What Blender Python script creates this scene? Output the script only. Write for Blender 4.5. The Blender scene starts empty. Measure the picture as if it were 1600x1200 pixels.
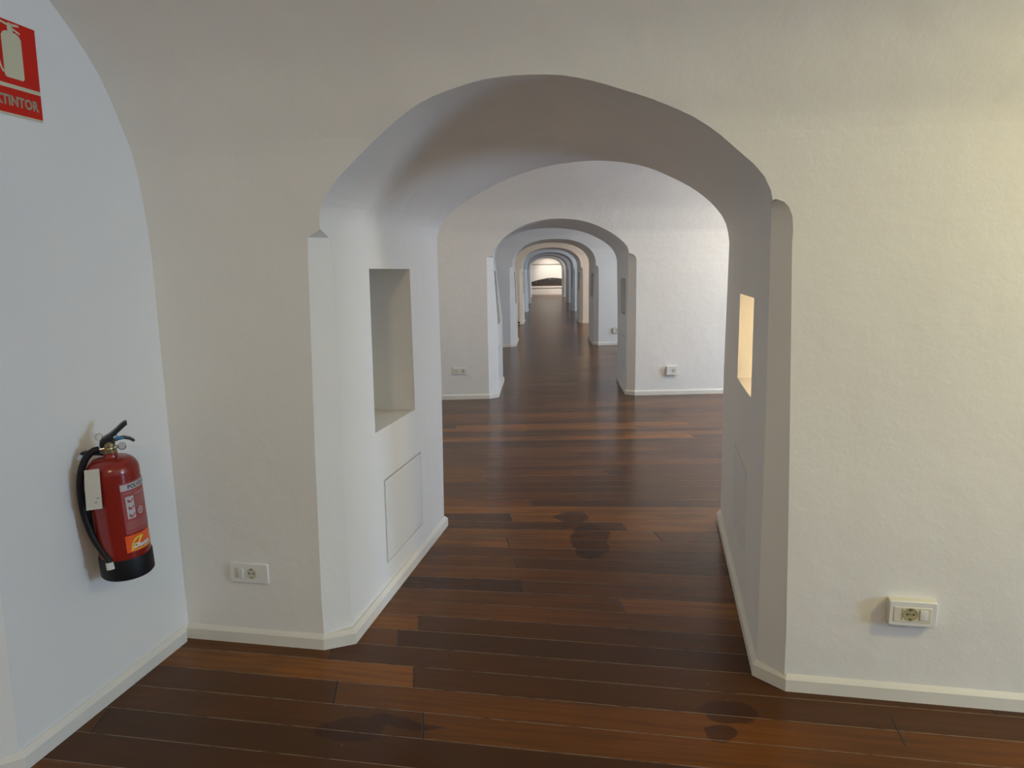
import bpy, bmesh, math, random
from mathutils import Vector, Matrix
random.seed(7)
SC = bpy.context.scene
COL = SC.collection

# ------------------------------------------------------------------ camera
F = 1200.0; CAM_H = 1.5
PITCH = math.atan((600 - 425) / F); ROLL = 0.015
fw = Vector((0, math.cos(PITCH), -math.sin(PITCH)))
r0 = Vector((1, 0, 0)); u0 = r0.cross(fw)
RT = (r0 * math.cos(ROLL) - u0 * math.sin(ROLL)); UP = (r0 * math.sin(ROLL) + u0 * math.cos(ROLL))
cam_data = bpy.data.cameras.new('camera'); cam_data.sensor_width = 36; cam_data.sensor_fit = 'HORIZONTAL'
cam_data.lens = F / 1600 * 36; cam_data.clip_end = 200; cam_data.clip_start = 0.05
cam = bpy.data.objects.new('camera', cam_data); COL.objects.link(cam)
M3 = Matrix((RT, UP, -fw)).transposed()
cam.matrix_world = Matrix.Translation((0, 0, CAM_H)) @ M3.to_4x4()
SC.camera = cam

# ------------------------------------------------------------------ view and world
SC.view_settings.view_transform = 'Standard'; SC.view_settings.look = 'None'
SC.view_settings.gamma = 1; SC.view_settings.exposure = -0.06; SC.view_settings.use_curve_mapping = False
w = bpy.data.worlds.new('sky'); SC.world = w; w.use_nodes = True
bg = w.node_tree.nodes['Background']; bg.inputs[0].default_value = (0.55, 0.72, 1.0, 1); bg.inputs[1].default_value = 0.6

# ------------------------------------------------------------------ lights
def area(name, loc, target, sx, sy, power, color):
    l = bpy.data.lights.new(name, 'AREA'); l.shape = 'RECTANGLE'; l.size = sx; l.size_y = sy
    l.energy = power; l.color = color
    o = bpy.data.objects.new(name, l); COL.objects.link(o); o.location = loc
    o.rotation_euler = (Vector(target) - Vector(loc)).to_track_quat('-Z', 'Y').to_euler(); return o
def lamp(name, loc, power, color, radius=0.12):
    l = bpy.data.lights.new(name, 'POINT'); l.energy = power; l.color = color; l.shadow_soft_size = radius
    o = bpy.data.objects.new(name, l); COL.objects.link(o); o.location = loc; return o
BLUE = (0.41, 0.66, 1.0); WARM = (1.0, 0.81, 0.45); NEUT = (1.0, 0.87, 0.68)
# room 1 (the camera's): daylight through the window at its right end, warm lamps under the vault
area('daylight', (6.9, -1.0, 1.5), (-1.4, 2.3, 0.9), 0.9, 1.2, 165, BLUE)
lamp('vault_lamp', (-0.5, -1.1, 2.7), 54, WARM)
lamp('vault_lamp', (2.2, -1.4, 2.7), 14, WARM)
wl = bpy.data.lights.new('wall_washer', 'SPOT'); wl.energy = 104; wl.color = (1.0, .82, .27); wl.spot_size = math.radians(116); wl.spot_blend = .8; wl.shadow_soft_size = .12
wo = bpy.data.objects.new('wall_washer', wl); COL.objects.link(wo); wo.location = (2.75, 0.9, 2.4)
wo.rotation_euler = (Vector((2.35, 2.2, 1.6)) - Vector(wo.location)).to_track_quat('-Z', 'Y').to_euler()
# rooms 2..8: (window power, [lamp x, power, colour])
ROOM_Y = {2: 6.8, 3: 13.0, 4: 19.5, 5: 26.3, 6: 33.8, 7: 41.9, 8: 49.2}
ROOM_L = {2: (155, [(3.6, 86, (1, .78, .44)), (-1.2, 13, (1, .78, .44))]), 3: (120, [(3.8, 90, NEUT)]), 4: (60, [(3.8, 150, (1, .84, .6))]),
          5: (130, [(3.8, 60, NEUT)]), 6: (75, [(3.8, 55, NEUT)]), 7: (90, [(3.8, 120, NEUT)]), 8: (120, [(3.4, 260, NEUT)])}
WIN_DY = 1.0
for k, y in ROOM_Y.items():
    c = 0.048 * y; wp, ls = ROOM_L[k]
    area('daylight', (5.85 + c, y + WIN_DY, 1.5), (-1 + c, y - 1.0, 1.2), 1.0, 1.2, wp, BLUE)
    for lx, lp, lc in ls:
        lamp('vault_lamp', (lx + (c if k > 2 else 0), y + (0.9 if lx == 3.6 else 0), 2.55), lp, lc)

# ------------------------------------------------------------------ pixel rays
CC = Vector((0, 0, CAM_H))
def ray(px, py): return RT * ((px - 800) / F) - UP * ((py - 600) / F) + fw
def onplane(px, py, p, n):
    d = ray(px, py); return CC + d * ((Vector(p) - CC).dot(n) / d.dot(n))

# ------------------------------------------------------------------ materials
def mat(name, color=(.8, .8, .8), rough=.5, metal=0.0, spec=0.5):
    m = bpy.data.materials.new(name); m.use_nodes = True
    b = m.node_tree.nodes['Principled BSDF']
    b.inputs['Base Color'].default_value = (*color, 1); b.inputs['Roughness'].default_value = rough
    b.inputs['Metallic'].default_value = metal; b.inputs['Specular IOR Level'].default_value = spec
    return m
class NT:
    def __init__(s, m): s.t = m.node_tree; s.n = s.t.nodes; s.l = s.t.links; s.b = s.n['Principled BSDF']
    def node(s, typ, **kw):
        n = s.n.new(typ)
        for k, v in kw.items(): setattr(n, k, v)
        return n
    def val(s, sock, v):
        if hasattr(v, 'node'): s.l.new(v, sock)
        else: sock.default_value = v
    def math(s, op, a, b=None, c=None, clamp=False):
        n = s.node('ShaderNodeMath', operation=op, use_clamp=clamp); s.val(n.inputs[0], a)
        if b is not None: s.val(n.inputs[1], b)
        if c is not None: s.val(n.inputs[2], c)
        return n.outputs[0]
    def noise(s, vec, scale, detail=3, rough=.5):
        n = s.node('ShaderNodeTexNoise'); s.l.new(vec, n.inputs['Vector']); n.inputs['Scale'].default_value = scale
        n.inputs['Detail'].default_value = detail; n.inputs['Roughness'].default_value = rough; return n.outputs['Fac']
    def mix(s, f, a, b, mode='MIX'):
        n = s.node('ShaderNodeMix', data_type='RGBA', blend_type=mode)
        s.val(n.inputs['Factor'], f); s.val(n.inputs['A'], a); s.val(n.inputs['B'], b); return n.outputs['Result']
    def ramp(s, f, lo, hi):
        n = s.node('ShaderNodeMapRange'); n.interpolation_type = 'SMOOTHSTEP'; s.val(n.inputs[0], f)
        n.inputs[1].default_value = lo; n.inputs[2].default_value = hi; return n.outputs[0]

def plaster(name, ca, cb, bump=1.0):
    m = mat(name, ca, .75, spec=.25); t = NT(m)
    tc = t.node('ShaderNodeTexCoord').outputs['Object']
    n1 = t.noise(tc, 1.3, 4); n2 = t.noise(tc, 9, 4); n3 = t.noise(tc, 70, 3)
    t.l.new(t.mix(t.ramp(n1, .3, .7), (*ca, 1), (*cb, 1)), t.b.inputs['Base Color'])
    h = t.math('ADD', t.math('MULTIPLY', n1, 0.030), t.math('ADD', t.math('MULTIPLY', n2, 0.0055), t.math('MULTIPLY', n3, 0.0007)))
    b = t.node('ShaderNodeBump'); b.inputs['Strength'].default_value = bump; b.inputs['Distance'].default_value = 1.0
    t.l.new(h, b.inputs['Height']); t.l.new(b.outputs[0], t.b.inputs['Normal']); return m
M_PL = plaster('white_plaster', (.85, .833, .795), (.82, .805, .775), .6)
M_BASE = plaster('painted_baseboard', (.80, .77, .70), (.72, .69, .62), .3)
M_PANEL = plaster('painted_panel', (.80, .79, .765), (.77, .76, .74), .25)

def floor_mat():
    m = mat('dark_floorboards', (.1, .04, .02), .35); t = NT(m)
    uv = t.node('ShaderNodeUVMap', uv_map='boards').outputs[0]
    ob = t.node('ShaderNodeTexCoord').outputs['Object']
    sp = t.node('ShaderNodeSeparateXYZ'); t.l.new(uv, sp.inputs[0]); u, v = sp.outputs[0], sp.outputs[1]
    BW = 0.15
    rv = t.math('DIVIDE', v, BW); row = t.math('FLOOR', rv); fr = t.math('FRACT', rv)
    wn = t.node('ShaderNodeTexWhiteNoise', noise_dimensions='1D'); t.l.new(row, wn.inputs['W'])
    uo = t.math('ADD', t.math('DIVIDE', u, 2.3), t.math('MULTIPLY', wn.outputs[0], 7.3))
    colm = t.math('FLOOR', uo); fu = t.math('FRACT', uo)
    cx = t.node('ShaderNodeCombineXYZ'); t.l.new(row, cx.inputs[0]); t.l.new(colm, cx.inputs[1])
    wn2 = t.node('ShaderNodeTexWhiteNoise', noise_dimensions='2D'); t.l.new(cx.outputs[0], wn2.inputs['Vector']); tone = wn2.outputs[0]
    # grain stretched along the board
    sc = t.node('ShaderNodeCombineXYZ'); t.l.new(t.math('MULTIPLY', u, 2.2), sc.inputs[0]); t.l.new(t.math('MULTIPLY', v, 38), sc.inputs[1]); t.l.new(t.math('MULTIPLY', tone, 40), sc.inputs[2])
    grain = t.noise(sc.outputs[0], 1.0, 4, .6)
    big = t.noise(ob, 1.1, 3, .55)
    c = t.mix(t.ramp(tone, .0, 1.0), (.062, .021, .005, 1), (.180, .058, .007, 1))
    hot = t.ramp(tone, .86, .93); c = t.mix(hot, c, (.25, .085, .010, 1))
    c = t.mix(t.math('MULTIPLY', t.ramp(grain, .35, .7), .45), c, (.050, .021, .007, 1))
    c = t.mix(t.math('MULTIPLY', t.ramp(big, .42, .68), .5), c, (.055, .025, .009, 1))
    # dark wet-looking stains, each with its own outline
    nz = t.node('ShaderNodeTexNoise'); t.l.new(ob, nz.inputs['Vector']); nz.inputs['Scale'].default_value = 5; nz.inputs['Detail'].default_value = 3
    sub = t.node('ShaderNodeVectorMath', operation='SUBTRACT'); t.l.new(nz.outputs['Color'], sub.inputs[0]); sub.inputs[1].default_value = (.5, .5, .5)
    scl = t.node('ShaderNodeVectorMath', operation='SCALE'); t.l.new(sub.outputs[0], scl.inputs[0]); scl.inputs['Scale'].default_value = .17
    add = t.node('ShaderNodeVectorMath', operation='ADD'); t.l.new(ob, add.inputs[0]); t.l.new(scl.outputs[0], add.inputs[1])
    st = 0.0
    for (px, py, rx, ry) in STAINS:
        P = onplane(px, py, (0, 0, 0), Vector((0, 0, 1)))
        s_ = t.node('ShaderNodeVectorMath', operation='SUBTRACT'); t.l.new(add.outputs[0], s_.inputs[0]); s_.inputs[1].default_value = P
        q = t.node('ShaderNodeVectorMath', operation='MULTIPLY'); t.l.new(s_.outputs[0], q.inputs[0]); q.inputs[1].default_value = (1 / rx, 1 / ry, 0)
        ln = t.node('ShaderNodeVectorMath', operation='LENGTH'); t.l.new(q.outputs[0], ln.inputs[0])
        e = t.node('ShaderNodeMapRange'); t.l.new(ln.outputs['Value'], e.inputs[0]); e.inputs[1].default_value = 1.06; e.inputs[2].default_value = .94
        st = t.math('MAXIMUM', e.outputs[0], st)
    c = t.mix(t.math('MULTIPLY', st, .68), c, (.035, .012, .006, 1))
    # seams: pale dusty joints between boards, with breaks, and thin dark butt joints
    d = t.math('ABSOLUTE', t.math('SUBTRACT', fr, .5)); seam = t.ramp(d, .478, .497)
    sn = t.noise(ob, 14, 3)
    c = t.mix(t.math('MULTIPLY', seam, t.ramp(sn, .28, .55)), c, (.24, .17, .10, 1))
    d2 = t.math('ABSOLUTE', t.math('SUBTRACT', fu, .5)); butt = t.ramp(d2, .4985, .4995)
    c = t.mix(butt, c, (.02, .009, .005, 1))
    # scuffs and dust specks
    sv = t.node('ShaderNodeTexVoronoi'); t.l.new(ob, sv.inputs['Vector']); sv.inputs['Scale'].default_value = 9
    spk = t.math('LESS_THAN', sv.outputs['Distance'], .028)
    c = t.mix(t.math('MULTIPLY', spk, .35), c, (.35, .28, .22, 1))
    t.l.new(c, t.b.inputs['Base Color'])
    rg = t.math('ADD', .15, t.math('MULTIPLY', grain, .16)); rg = t.math('SUBTRACT', rg, t.math('MULTIPLY', st, .05))
    t.l.new(rg, t.b.inputs['Roughness']); t.b.inputs['Specular IOR Level'].default_value = .15
    bp = t.node('ShaderNodeBump'); bp.inputs['Distance'].default_value = .0025; bp.inputs['Strength'].default_value = .6
    t.l.new(t.math('SUBTRACT', t.math('MULTIPLY', grain, .35), t.math('MAXIMUM', seam, butt)), bp.inputs['Height']); t.l.new(bp.outputs[0], t.b.inputs['Normal'])
    return m
STAINS = [(545, 1138, .12, .055), (625, 1128, .16, .032), (1140, 1112, .105, .085), (1125, 1150, .05, .05), (922, 845, .115, .27), (892, 808, .10, .10)]
M_FLOOR = floor_mat()
M_RED = mat('red_enamel', (.25, .016, .010), .2, spec=.6)
M_BLACK = mat('black_rubber', (.006, .006, .007), .5, spec=.3)
M_BLKPL = mat('black_plastic', (.014, .015, .018), .38)
M_BRASS = mat('dull_brass', (.42, .33, .17), .38, .9)
M_CHROME = mat('chrome', (.62, .62, .60), .22, 1)
M_BLUETIE = mat('blue_seal', (.03, .25, .55), .4)
M_TAG = mat('card_tag', (.70, .69, .64), .7)
M_INK = mat('printed_ink', (.07, .07, .08), .6)
M_WHITEPL = mat('white_plastic', (.80, .79, .76), .35)
M_CREAMPL = mat('cream_plastic', (.74, .70, .58), .35)
M_SOCK = mat('socket_yellowed', (.42, .38, .22), .4)
M_DARK = mat('dark_hole', (.02, .018, .015), .7)
M_SIGNRED = mat('sign_red', (.60, .018, .008), .5, spec=.2)
M_SIGNCREAM = mat('sign_photoluminescent', (.62, .60, .42), .5)
M_LABEL = mat('label_greyish_red', (.36, .07, .065), .4)
M_LABELW = mat('label_pale', (.52, .50, .52), .45)
M_ORANGE = mat('sticker_orange', (.85, .12, .02), .35)
M_YELLOW = mat('sticker_yellow', (.85, .62, .06), .35)
M_WHT = mat('sticker_white', (.85, .85, .85), .4)

# ------------------------------------------------------------------ mesh helpers
def obj(name, bm, m, parent=None, smooth=None, kind=None, label=None):
    me = bpy.data.meshes.new(name); bmesh.ops.recalc_face_normals(bm, faces=bm.faces)
    if smooth is not None:
        a = math.radians(smooth)
        for f in bm.faces: f.smooth = True
        for e in bm.edges:
            e.smooth = not (len(e.link_faces) != 2 or e.calc_face_angle(0) > a)
    bm.to_mesh(me); bm.free()
    for mm in (m if isinstance(m, (list, tuple)) else [m]): me.materials.append(mm)
    o = bpy.data.objects.new(name, me); COL.objects.link(o)
    if parent: o.parent = parent
    if kind: o['kind'] = kind
    if label: o['label'] = label
    return o
def struct(name, bm, m, smooth=None): return obj(name, bm, m, None, smooth, 'structure')
def thing(name, label, cat, mw=None, group=None):
    o = bpy.data.objects.new(name, None); COL.objects.link(o); o.empty_display_size = .1
    o['label'] = label; o['category'] = cat
    if group: o['group'] = group
    if mw is not None: o.matrix_world = mw
    return o
def add_box(bm, x0, x1, y0, y1, z0, z1, bevel=0, mi=0):
    vs = [bm.verts.new((x, y, z)) for x in (x0, x1) for y in (y0, y1) for z in (z0, z1)]
    fs = [bm.faces.new([vs[i] for i in q]) for q in ((0, 1, 3, 2), (4, 6, 7, 5), (0, 4, 5, 1), (2, 3, 7, 6), (0, 2, 6, 4), (1, 5, 7, 3))]
    for f in fs: f.material_index = mi
    if bevel:
        bmesh.ops.recalc_face_normals(bm, faces=fs)
        bmesh.ops.bevel(bm, geom=list({e for f in fs for e in f.edges}), offset=bevel, segments=3, affect='EDGES', profile=.5)
def box_bm(*a, **k): bm = bmesh.new(); add_box(bm, *a, **k); return bm
def add_loft(bm, rings, cap=True, closed=True):
    R = [[bm.verts.new(p) for p in r] for r in rings]; n = len(R[0])
    for a, b in zip(R, R[1:]):
        for i in range(n if closed else n - 1):
            j = (i + 1) % n; bm.faces.new((a[i], a[j], b[j], b[i]))
    if cap and closed: bm.faces.new(R[0][::-1]); bm.faces.new(R[-1])
    return R
def lathe(bm, prof, n=40, c=(0, 0, 0)):
    add_loft(bm, [[(c[0] + r * math.cos(2 * math.pi * i / n), c[1] + r * math.sin(2 * math.pi * i / n), c[2] + z) for i in range(n)] for r, z in prof])
def catmull(pts, k=8):
    P = [Vector(p) for p in pts]; P = [2 * P[0] - P[1]] + P + [2 * P[-1] - P[-2]]; out = []
    for i in range(1, len(P) - 2):
        for j in range(k):
            t = j / k; a, b, c, d = P[i - 1:i + 3]
            out.append(.5 * ((2 * b) + (c - a) * t + (2 * a - 5 * b + 4 * c - d) * t * t + (3 * b - a - 3 * c + d) * t ** 3))
    return out + [P[-2]]
def tube(bm, pts, r, n=14, radii=None):
    up = Vector((0.13, .2, 1)).normalized(); rings = []
    for i, p in enumerate(pts):
        t = (Vector(pts[min(i + 1, len(pts) - 1)]) - Vector(pts[max(i - 1, 0)])).normalized()
        a = t.cross(up)
        if a.length < .05: a = t.cross(Vector((1, 0, 0)))
        a.normalize(); b = t.cross(a); up = -b if b.dot(up) < 0 else b; b = up; a = b.cross(t).normalized()
        rr = radii[i] if radii else r
        rings.append([Vector(p) + a * rr * math.cos(2 * math.pi * k / n) + b * rr * math.sin(2 * math.pi * k / n) for k in range(n)])
    add_loft(bm, rings)
def prism(bm, poly, f0, f1):
    """poly: list of 2d points, f0/f1 map (x,y)->3d for the two ends"""
    add_loft(bm, [[f0(*p) for p in poly], [f1(*p) for p in poly]])
def text_bm(body, size, spacing=1.0, shear=0.0, bold=0.0, extr=0.0):
    cu = bpy.data.curves.new('lettering', 'FONT'); cu.body = body; cu.size = size; cu.space_character = spacing
    cu.shear = shear; cu.offset = bold; cu.extrude = extr; cu.align_x = 'CENTER'; cu.resolution_u = 3
    o = bpy.data.objects.new('lettering', cu); COL.objects.link(o)
    dg = bpy.context.evaluated_depsgraph_get(); me = bpy.data.meshes.new_from_object(o.evaluated_get(dg))
    bm = bmesh.new(); bm.from_mesh(me); bpy.data.objects.remove(o); bpy.data.meshes.remove(me); bpy.data.curves.remove(cu)
    return bm

# ------------------------------------------------------------------ the walls between rooms
PROF = [(0, 0), (.03, .83), (.05, 1.58), (.07, 1.746), (.11, 1.93), (.165, 2.042), (.26, 2.194), (.37, 2.30), (.46, 2.37), (.62, 2.48), (.80, 2.58), (1.02, 2.69)]
PSM = [(p.x, p.y) for p in catmull([(s, z, 0) for s, z in PROF[2:]], 3)]
PSM = [(0, -.05), (.03, .83)] + PSM
def s_of(z):
    for (s0, z0), (s1, z1) in zip(PSM, PSM[1:]):
        if z <= z1: return s0 + (s1 - s0) * (z - z0) / (z1 - z0)
    return PSM[-1][0]
class Face:
    """a wall face y = a + b x, leaning into the room as it rises (sign -1: room in front of it, +1: room behind)"""
    def __init__(s, a, b, sign): s.a, s.b, s.sg = a, b, sign
    def y(s, x, z=0): return s.a + s.b * x + s.sg * s_of(z)
    def hit(s, px, py):
        d = ray(px, py); lo, hi = .3, 80.
        g = lambda t: (CC + d * t).y - s.y((CC + d * t).x, (CC + d * t).z)
        for _ in range(60):
            m = (lo + hi) / 2
            if g(m) < 0: lo = m
            else: hi = m
        return CC + d * lo
def resample(P, n):
    L = [0]
    for a, b in zip(P, P[1:]): L.append(L[-1] + (b - a).length)
    out = []
    for i in range(n):
        t = L[-1] * i / (n - 1); k = 0
        while k < len(L) - 2 and L[k + 1] < t: k += 1
        out.append(P[k].lerp(P[k + 1], (t - L[k]) / max(1e-9, L[k + 1] - L[k])))
    return out
def boolean(o, cutters):
    for c in cutters:
        md = o.modifiers.new('b', 'BOOLEAN'); md.operation = 'DIFFERENCE'; md.solver = 'EXACT'; md.object = c
    dg = bpy.context.evaluated_depsgraph_get(); me = bpy.data.meshes.new_from_object(o.evaluated_get(dg))
    o.modifiers.clear(); old = o.data; o.data = me; bpy.data.meshes.remove(old)
    for c in cutters: m_ = c.data; bpy.data.objects.remove(c); bpy.data.meshes.remove(m_)
def shade(o, deg, bev=0):
    bm = bmesh.new(); bm.from_mesh(o.data); a = math.radians(deg)
    bmesh.ops.remove_doubles(bm, verts=bm.verts, dist=1e-4)
    bmesh.ops.dissolve_degenerate(bm, edges=bm.edges, dist=1e-4)
    for f in bm.faces: f.smooth = True
    for e in bm.edges: e.smooth = not (len(e.link_faces) != 2 or e.calc_face_angle(0) > a)
    bm.to_mesh(o.data); bm.free()

def cutter(bm): return obj('cutter', bm, M_PL)

def passage_cutter(N, Fp):
    """N, Fp: matching lists of 3d points round the opening at the near and far face"""
    rings = []
    for t in (-0.6, 0, .5, 1, 1.6):
        rings.append([a + (b - a) * t for a, b in zip(N, Fp)])
    bm = bmesh.new(); add_loft(bm, rings); return cutter(bm)
NA = 41
def opening(face, left, spring_z, arch, right):
    """left/right = floor x of corners; arch = list of 3d points spring to spring"""
    pl = Vector((left[0], left[1], -.06)); pr = Vector((right[0], right[1], -.06))
    return [pl, Vector((left[0], left[1], .9))] + resample(arch, NA) + [Vector((right[0], right[1], .9)), pr]
def chamfer_cut(face, x_face, x_corner, jdir, depth, ztop, side, rounded, top=None):
    """cuts a vertical corner from floor to ztop; side -1 left jamb, +1 right jamb"""
    rings = []
    zs = [(-.06, 1), (ztop - .10, 1)] + ([(ztop - .055, .93), (ztop - .025, .72), (ztop - .008, .42), (ztop, .03)] if rounded else [(ztop - .028, .96), (ztop, .06)])
    xf0, xc0 = x_face, x_corner
    for z, f in zs:
        if top:
            t_ = max(0, z) / ztop; x_face = xf0 + (top[0] - xf0) * t_; x_corner = xc0 + (top[1] - xc0) * t_
        xf = x_corner + (x_face - x_corner) * f
        A = Vector((xf, face.y(xf, z), z))
        Cn = Vector((x_corner, face.y(x_corner, z), z))
        B = Cn + Vector((jdir[0], jdir[1], 0)) * depth * f
        out = Vector((-side * .25 * f, -.0, 0))
        dirf = Vector((-side * 1.0, 0, 0)); dn = Vector((0, -.3, 0))
        rings.append([A - (B - A) * .25, B + (B - A) * .25, B + (B - A) * .25 + Vector((-side * .12, -.22, 0)), A - (B - A) * .25 + Vector((-side * .12, -.22, 0))])
    bm = bmesh.new(); add_loft(bm, rings); return cutter(bm)
def jamb_frame(p0, p1):
    """matrix with origin p0 (floor), x along the jamb, y outward INTO the masonry on the left (left-hand normal), z up"""
    d = (Vector((p1[0], p1[1], 0)) - Vector((p0[0], p0[1], 0))).normalized(); n = Vector((-d.y, d.x, 0))
    return Matrix(((d.x, n.x, 0, p0[0]), (d.y, n.y, 0, p0[1]), (0, 0, 1, 0), (0, 0, 0, 1)))
def niche_cut(Mx, t0, t1, z0, z1, depth, side):
    s_ = -side
    bm = bmesh.new(); y0, y1 = sorted((-s_ * .25, s_ * depth)); add_box(bm, t0, t1, y0, y1, z0, z1)
    bm.transform(Mx); return cutter(bm)
def panel(Mx, t0, t1, z0, z1, side, label, lean=0.0, off=0.0):
    """returns the recess cutter, and builds the flush panel standing in it"""
    s_ = -side; bm = bmesh.new(); y0, y1 = sorted((-s_ * .08, s_ * (.022 - off))); add_box(bm, t0, t1, y0, y1, z0, z1); bm.transform(Mx); c = cutter(bm)
    g = .0055; bm = bmesh.new(); a, b = sorted((-s_ * (.004 + off), s_ * (.021 - off))); add_box(bm, t0 + g, t1 - g, a, b, z0 + g, z1 - g - .001, bevel=.0025)
    bm.transform(Matrix.Rotation(lean, 4, 'Z')); bm.transform(Mx); o = obj('access_panel', bm, M_PANEL); o['label'] = label; o['category'] = 'panel'
    o['group'] = 'access panels in the arch jambs'
    return c

def masonry(name, xl, xr, near, far, cutters, smooth=28):
    bm = bmesh.new(); rings = []
    for x in (xl, xr):
        r = [Vector((x, near.a + near.b * x - s, z)) for s, z in PSM] + [Vector((x, near.a + near.b * x - PSM[-1][0], 3.3)), Vector((x, far.a + far.b * x + PSM[-1][0], 3.3))] \
            + [Vector((x, far.a + far.b * x + s, z)) for s, z in PSM[::-1]]
        rings.append(r)
    add_loft(bm, rings)
    o = struct(name, bm, M_PL); boolean(o, cutters); shade(o, smooth); return o

def baseboard(name, pts, h=.062, th=.018, roomside=1):
    """pts: plan polyline of the board's OUTER face foot; board is th thick towards the left of travel * roomside"""
    P = [Vector((x, y, 0)) for x, y in pts]; rings = []
    for i, p in enumerate(P):
        d0 = (P[i] - P[i - 1]).normalized() if i else (P[1] - P[0]).normalized()
        d1 = (P[i + 1] - P[i]).normalized() if i < len(P) - 1 else d0
        n0 = Vector((-d0.y, d0.x, 0)); n1 = Vector((-d1.y, d1.x, 0)); m = (n0 + n1).normalized(); k = 1 / max(.35, m.dot(n0)); m = m * roomside * k
        rings.append([p, p + Vector((0, 0, h * .72)), p + m * th * .35 + Vector((0, 0, h * .86)), p + m * th * .75 + Vector((0, 0, h)), p + m * (th + .03) + Vector((0, 0, h)), p + m * (th + .03)])
    bm = bmesh.new(); add_loft(bm, rings); return struct(name, bm, M_BASE)

# ---- first wall
TB = .018
n1 = Face(2.757 + TB, -.205, -1); f1 = Face(4.44 - TB, .026, +1)
jl0, jl1 = (-.690, 2.775 + .205 * .690), (-.414, 4.43)
jr0, jr1 = (.878, 2.775 - .205 * .878), (1.244, 4.46)
nearpx = [(499, 345), (501, 325), (512, 302), (528, 278), (556, 248), (600, 205), (660, 158), (740, 128), (790, 119), (830, 116.5), (880, 117.5), (930, 127), (970, 139), (1015, 153), (1048, 166), (1064, 173), (1085, 183), (1120, 206), (1150, 232), (1180, 258), (1195, 276), (1205, 298), (1209, 322), (1210, 345)]
farpx = [(683, 372), (688, 352), (700, 338), (722, 319), (760, 296), (800, 277), (850, 261), (900, 253), (935, 251), (975, 254), (1010, 261), (1045, 275), (1080, 293), (1108, 314), (1128, 337), (1136, 355), (1139.5, 378)]
def arch_pts(face, px): return catmull([face.hit(*p) for p in px], 4)
N1 = opening(n1, jl0, 0, arch_pts(n1, nearpx), jr0); F1 = opening(f1, jl1, 0, arch_pts(f1, farpx), jr1)
cuts = [passage_cutter(N1, F1)]
dl = (Vector(jl1) - Vector(jl0)).normalized(); dr = (Vector(jr1) - Vector(jr0)).normalized()
cuts.append(chamfer_cut(n1, -.775, jl0[0], dl, .085, 1.665, -1, False, (n1.hit(480, 374).x, n1.hit(500, 345).x)))
cuts.append(chamfer_cut(n1, .962, jr0[0], dr, .085, 1.72, +1, True, (n1.hit(1238, 360).x, n1.hit(1210, 340).x)))
ML1 = jamb_frame(jl0, jl1); MR1 = jamb_frame(jr0, jr1)
cuts.append(niche_cut(ML1, .44, 1.03, .80, 1.523, .42, -1))
cuts.append(niche_cut(MR1, .52, 1.12, .975, 1.382, .50, +1))
cuts.append(panel(ML1, .525, 1.10, .16, .56, -1, 'white flush access panel in the nearest arch, left jamb, under the empty niche', .006, .004))
cuts.append(panel(MR1, .60, 1.16, .26, .645, +1, 'white flush access panel in the nearest arch, right jamb, under the glowing slot', -.004, .002))
masonry('wall_front', -2.9, 7.1, n1, f1, cuts)

# ---- second wall
n2 = Face(9.098 + TB, .048, -1); f2 = Face(10.60 - TB, 0, +1)
near2 = [(770, 402), (770.5, 392), (778, 381), (794, 365.5), (817, 352), (845, 344), (862, 342), (879, 341.5), (905, 344), (930, 351), (956, 364), (974, 378), (981, 387), (983, 397), (983.5, 404)]
far2 = [(773, 402), (776, 388), (786, 376), (806, 365.5), (830, 359), (857, 356.5), (884, 357.5), (910, 362), (936, 373), (954, 386), (962, 399), (964, 408)]
l0, l1 = (-.182, 9.1), (-.123, 10.58); q0, q1 = (1.392, 9.18), (1.468, 10.58)
N2 = opening(n2, l0, 0, arch_pts(n2, near2), q0); F2 = opening(f2, l1, 0, arch_pts(f2, far2), q1)
ML2 = jamb_frame(l0, l1); MR2 = jamb_frame(q0, q1)
d2 = (Vector(l1) - Vector(l0)).normalized(); e2 = (Vector(q1) - Vector(q0)).normalized()
cuts = [passage_cutter(N2, F2), chamfer_cut(n2, -.275, l0[0], d2, .085, 1.70, -1, False), chamfer_cut(n2, 1.487, q0[0], e2, .09, 1.70, +1, True),
        niche_cut(ML2, .40, 1.0, .85, 1.52, .42, -1), niche_cut(MR2, .30, .95, .95, 1.40, .45, +1),
        panel(ML2, .45, 1.02, .16, .56, -1, 'pale access panel low in the left jamb of the second arch', .006, .004),
        panel(MR2, .28, .92, .25, .68, +1, 'pale access panel low in the right jamb of the second arch, under a shaded niche', -.006, .003)]
masonry('wall_second', -2.6, 6.6, n2, f2, cuts)

# ---- third to seventh walls
def gen_arch(face, xl, xr, zs, zc, k=1.0):
    P = []; c = (xl + xr) / 2; h = (xr - xl) / 2
    for i in range(33):
        a = math.pi * (1 - i / 32); ca, sa = math.cos(a), math.sin(a)
        x = c + h * math.copysign(abs(ca) ** .86, ca); z = zs + (zc - zs) * abs(sa) ** .92; P.append(Vector((x, face.y(x, z), z)))
    return P
WALLS = {  # y at passage, near px left, right, crown z, chamfer
    3: (15.5, 807.5, 928.5, 2.13), 4: (22.2, 820, 906.5, 2.17), 5: (29.0, 827, 895.5, 2.20), 6: (36.9, 830.5, 887, 2.25), 7: (45.3, 832.2, 880.5, 2.29)}
NAMES = {3: 'wall_third', 4: 'wall_fourth', 5: 'wall_fifth', 6: 'wall_sixth', 7: 'wall_seventh'}
ORD = {2: 'second', 3: 'third', 4: 'fourth', 5: 'fifth', 6: 'sixth', 7: 'seventh'}
FACES = {1: (n1, f1), 2: (n2, f2)}
JAMBS = {}
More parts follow.
